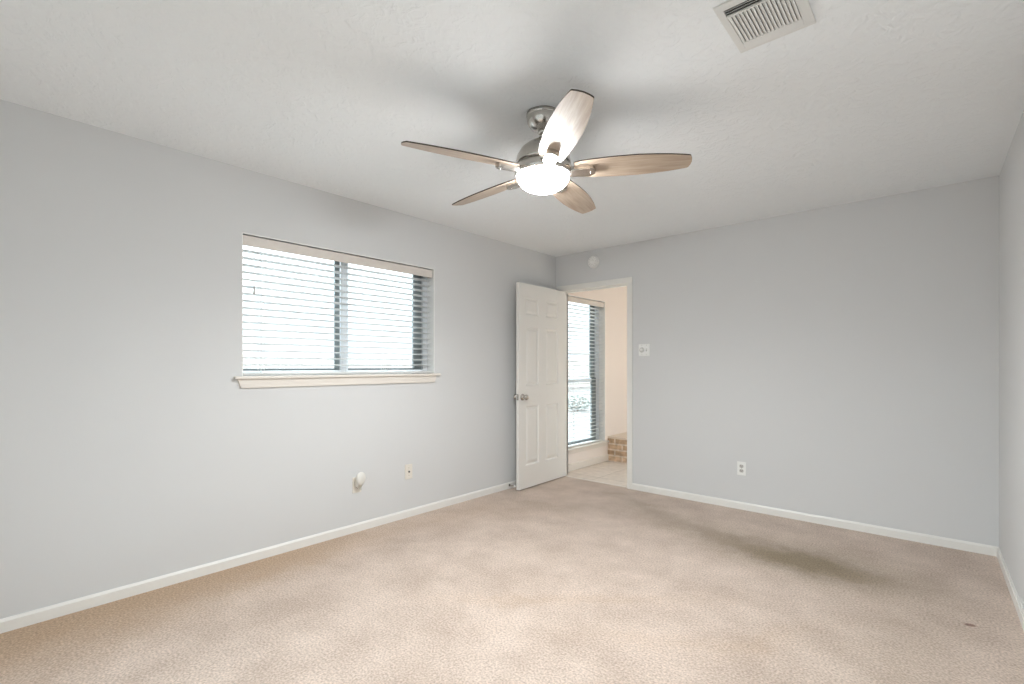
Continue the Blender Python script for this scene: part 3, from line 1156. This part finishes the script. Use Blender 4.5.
# blank-ish plate with a round jack, right of the outlet under the window
pl = empty('cable_plate', (0.0, 2.386, 0.367), (0, 0, PI / 2), 'almond wall plate with one round jack below the window', 'wall plate')
MB().box((-0.036, -0.006, -0.0595), (0.036, 0.0, 0.0595), 0.0025, 3).build('wall_plate', M['almond'], pl)
mb = MB()
mb.lathe([(0.0, -0.006), (0.0085, -0.006), (0.0085, -0.008), (0.0055, -0.008), (0.0055, -0.014), (0.0045, -0.014)], (0, 0, 0), 'Y', 20, cap=False)
j = mb.build('jack', M['nickel'], pl)
mb = MB()
mb.lathe([(0.0, -0.0142), (0.0065, -0.0142), (0.0065, -0.0130), (0.0, -0.0130)], (0, 0, 0), 'Y', 16)
mb.build('jack_hole', M['dark'], j)
for z in (-0.030, 0.030):
    mb = MB()
    mb.lathe([(0.0, -0.006), (0.003, -0.006), (0.0026, -0.0075), (0.0, -0.0078)], (0, 0, z), 'Y', 12)
    mb.build('plate_screw', M['nickel'], pl)

# plug-in air freshener: its body stands off the outlet on a plug block, an egg shaped shell in front, a bulb below
af = empty('air_freshener', (0.008, 1.922, 0.365), (0, 0, PI / 2), 'white egg shaped plug-in air freshener in the almond outlet under the window', 'air freshener')
mb = MB()
mb.box((-0.019, -0.040, -0.030), (0.019, -0.0008, 0.014), 0.006, 3)
mb.build('plug_block', M['almond'], af)
mb = MB()
prof = []
for k in range(15):
    t = -PI / 2 + PI * k / 14
    r = 0.036 * math.cos(t) * (1.0 + 0.16 * math.sin(t))
    prof.append((max(r, 0.0) if 0 < k < 14 else 0.0, 0.033 + 0.049 * math.sin(t)))
n0 = set(mb.bm.verts)
mb.lathe(prof, (0, 0, 0), 'Z', 32)
for v in mb.bm.verts:
    v.co.y = v.co.y * 0.62 - 0.050
mb.build('shell', M['shell'], af)
mb = MB()
mb.lathe([(0.0, -0.052), (0.006, -0.050), (0.009, -0.042), (0.009, -0.030), (0.013, -0.022), (0.013, -0.010), (0.0, -0.010)], (0, -0.045, 0.0), 'Z', 20)
mb.build('refill_vial', M['glass'], af)

# ------------------------------------------------------------------ door stop on the baseboard behind the door
ds = empty('door_stop', (BT, 3.60, 0.036), (0, 0, 0), 'small spring door stop on the baseboard behind the open door', 'door stop')
mb = MB()
mb.lathe([(0.0, 0.0), (0.012, 0.0), (0.011, 0.006), (0.006, 0.008), (0.0, 0.008)], (0, 0, 0), 'X', 20)
mb.build('mounting_base', M['rubber'], ds)
mb = MB()
pts = []
for k in range(141):
    a = 2 * PI * k / 10
    pts.append((0.008 + 0.058 * k / 140, 0.0055 * math.cos(a), 0.0055 * math.sin(a)))
mb.tube(pts, 0.0012, 6)
mb.build('spring', M['nickel_dark'], ds)
mb = MB()
mb.lathe([(0.0, 0.064), (0.0075, 0.064), (0.0085, 0.070), (0.0075, 0.078), (0.0, 0.079)], (0, 0, 0), 'X', 20)
mb.build('rubber_tip', M['plastic'], ds)

# ------------------------------------------------------------------ brick hearth in the room beyond
he = empty('brick_hearth', (0.0, 5.522, -0.004), (0, 0, 0), 'raised tan brick hearth beyond the doorway against the peach wall', 'hearth')
MB().box((0.001, 0.0, 0.0), (1.9, 1.0, 0.296)).build('brick_body', M['brick'], he)
MB().box((0.001, -0.006, 0.296), (1.906, 1.0, 0.318), 0.003).build('hearth_cap', M['cap'], he)

# ------------------------------------------------------------------ outdoors
o = MB().box((-60, -60, -0.40), (60, 60, -0.20)).build('ground', M['ground'])
struct(o, 'ground outside the windows', 'ground')
fe = empty('garden_fence', (-14.0, 12.0, -0.2), (0, 0, 0), 'grey board fence outside, seen faintly through the wide blind', 'fence')
mb = MB()
y = -20.0
while y < 20.0:
    mb.box((-0.010, y, 0.04), (0.010, y + 0.138, 1.80 + 0.008 * random.random()))
    y += 0.145
mb.build('fence_boards', M['fence'], fe)
for z in (0.35, 1.50):
    MB().box((-0.05, -20, z), (-0.0105, 20, z + 0.09)).build('rail', M['fence'], fe)
for k in range(17):
    MB().box((-0.14, -20 + 2.45 * k, 0), (-0.0505, -19.91 + 2.45 * k, 1.75)).build('post', M['fence'], fe)

sh = empty('garden_shrub', (-5.4, 12.9, -0.2), (0, 0, 0), 'low rounded shrub outside, seen through the lower part of the tall window', 'shrub')
mb = MB()
for k in range(900):
    u, v = random.uniform(0, 2 * PI), math.acos(random.uniform(-0.75, 1))
    r = random.uniform(0.75, 1.0)
    c = Vector((0.42 * r * math.sin(v) * math.cos(u), 0.42 * r * math.sin(v) * math.sin(u), 0.24 + 0.26 * r * math.cos(v)))
    R = Matrix.Rotation(random.uniform(0, 2 * PI), 3, 'Z') @ Matrix.Rotation(random.uniform(-1.2, 1.2), 3, 'X')
    l, w_ = random.uniform(0.035, 0.055), random.uniform(0.010, 0.016)
    mb.bm.faces.new([mb.bm.verts.new(c + R @ Vector(p)) for p in ((-l, 0, 0), (0, -w_, 0.006), (l, 0, 0), (0, w_, 0.006))])
mb.build('foliage', plain('grey_green_leaves', (0.16, 0.19, 0.18), 0.6, noise=0.2, nscale=30), sh)
mb = MB()
for k in range(7):
    a = 2 * PI * k / 7
    mb.tube([(0.02 * math.cos(a), 0.02 * math.sin(a), 0), (0.10 * math.cos(a), 0.10 * math.sin(a), 0.15), (0.22 * math.cos(a), 0.22 * math.sin(a), 0.30)], 0.007, 6)
mb.build('stems', plain('grey_bark', (0.14, 0.11, 0.09), 0.9, noise=0.2), sh)
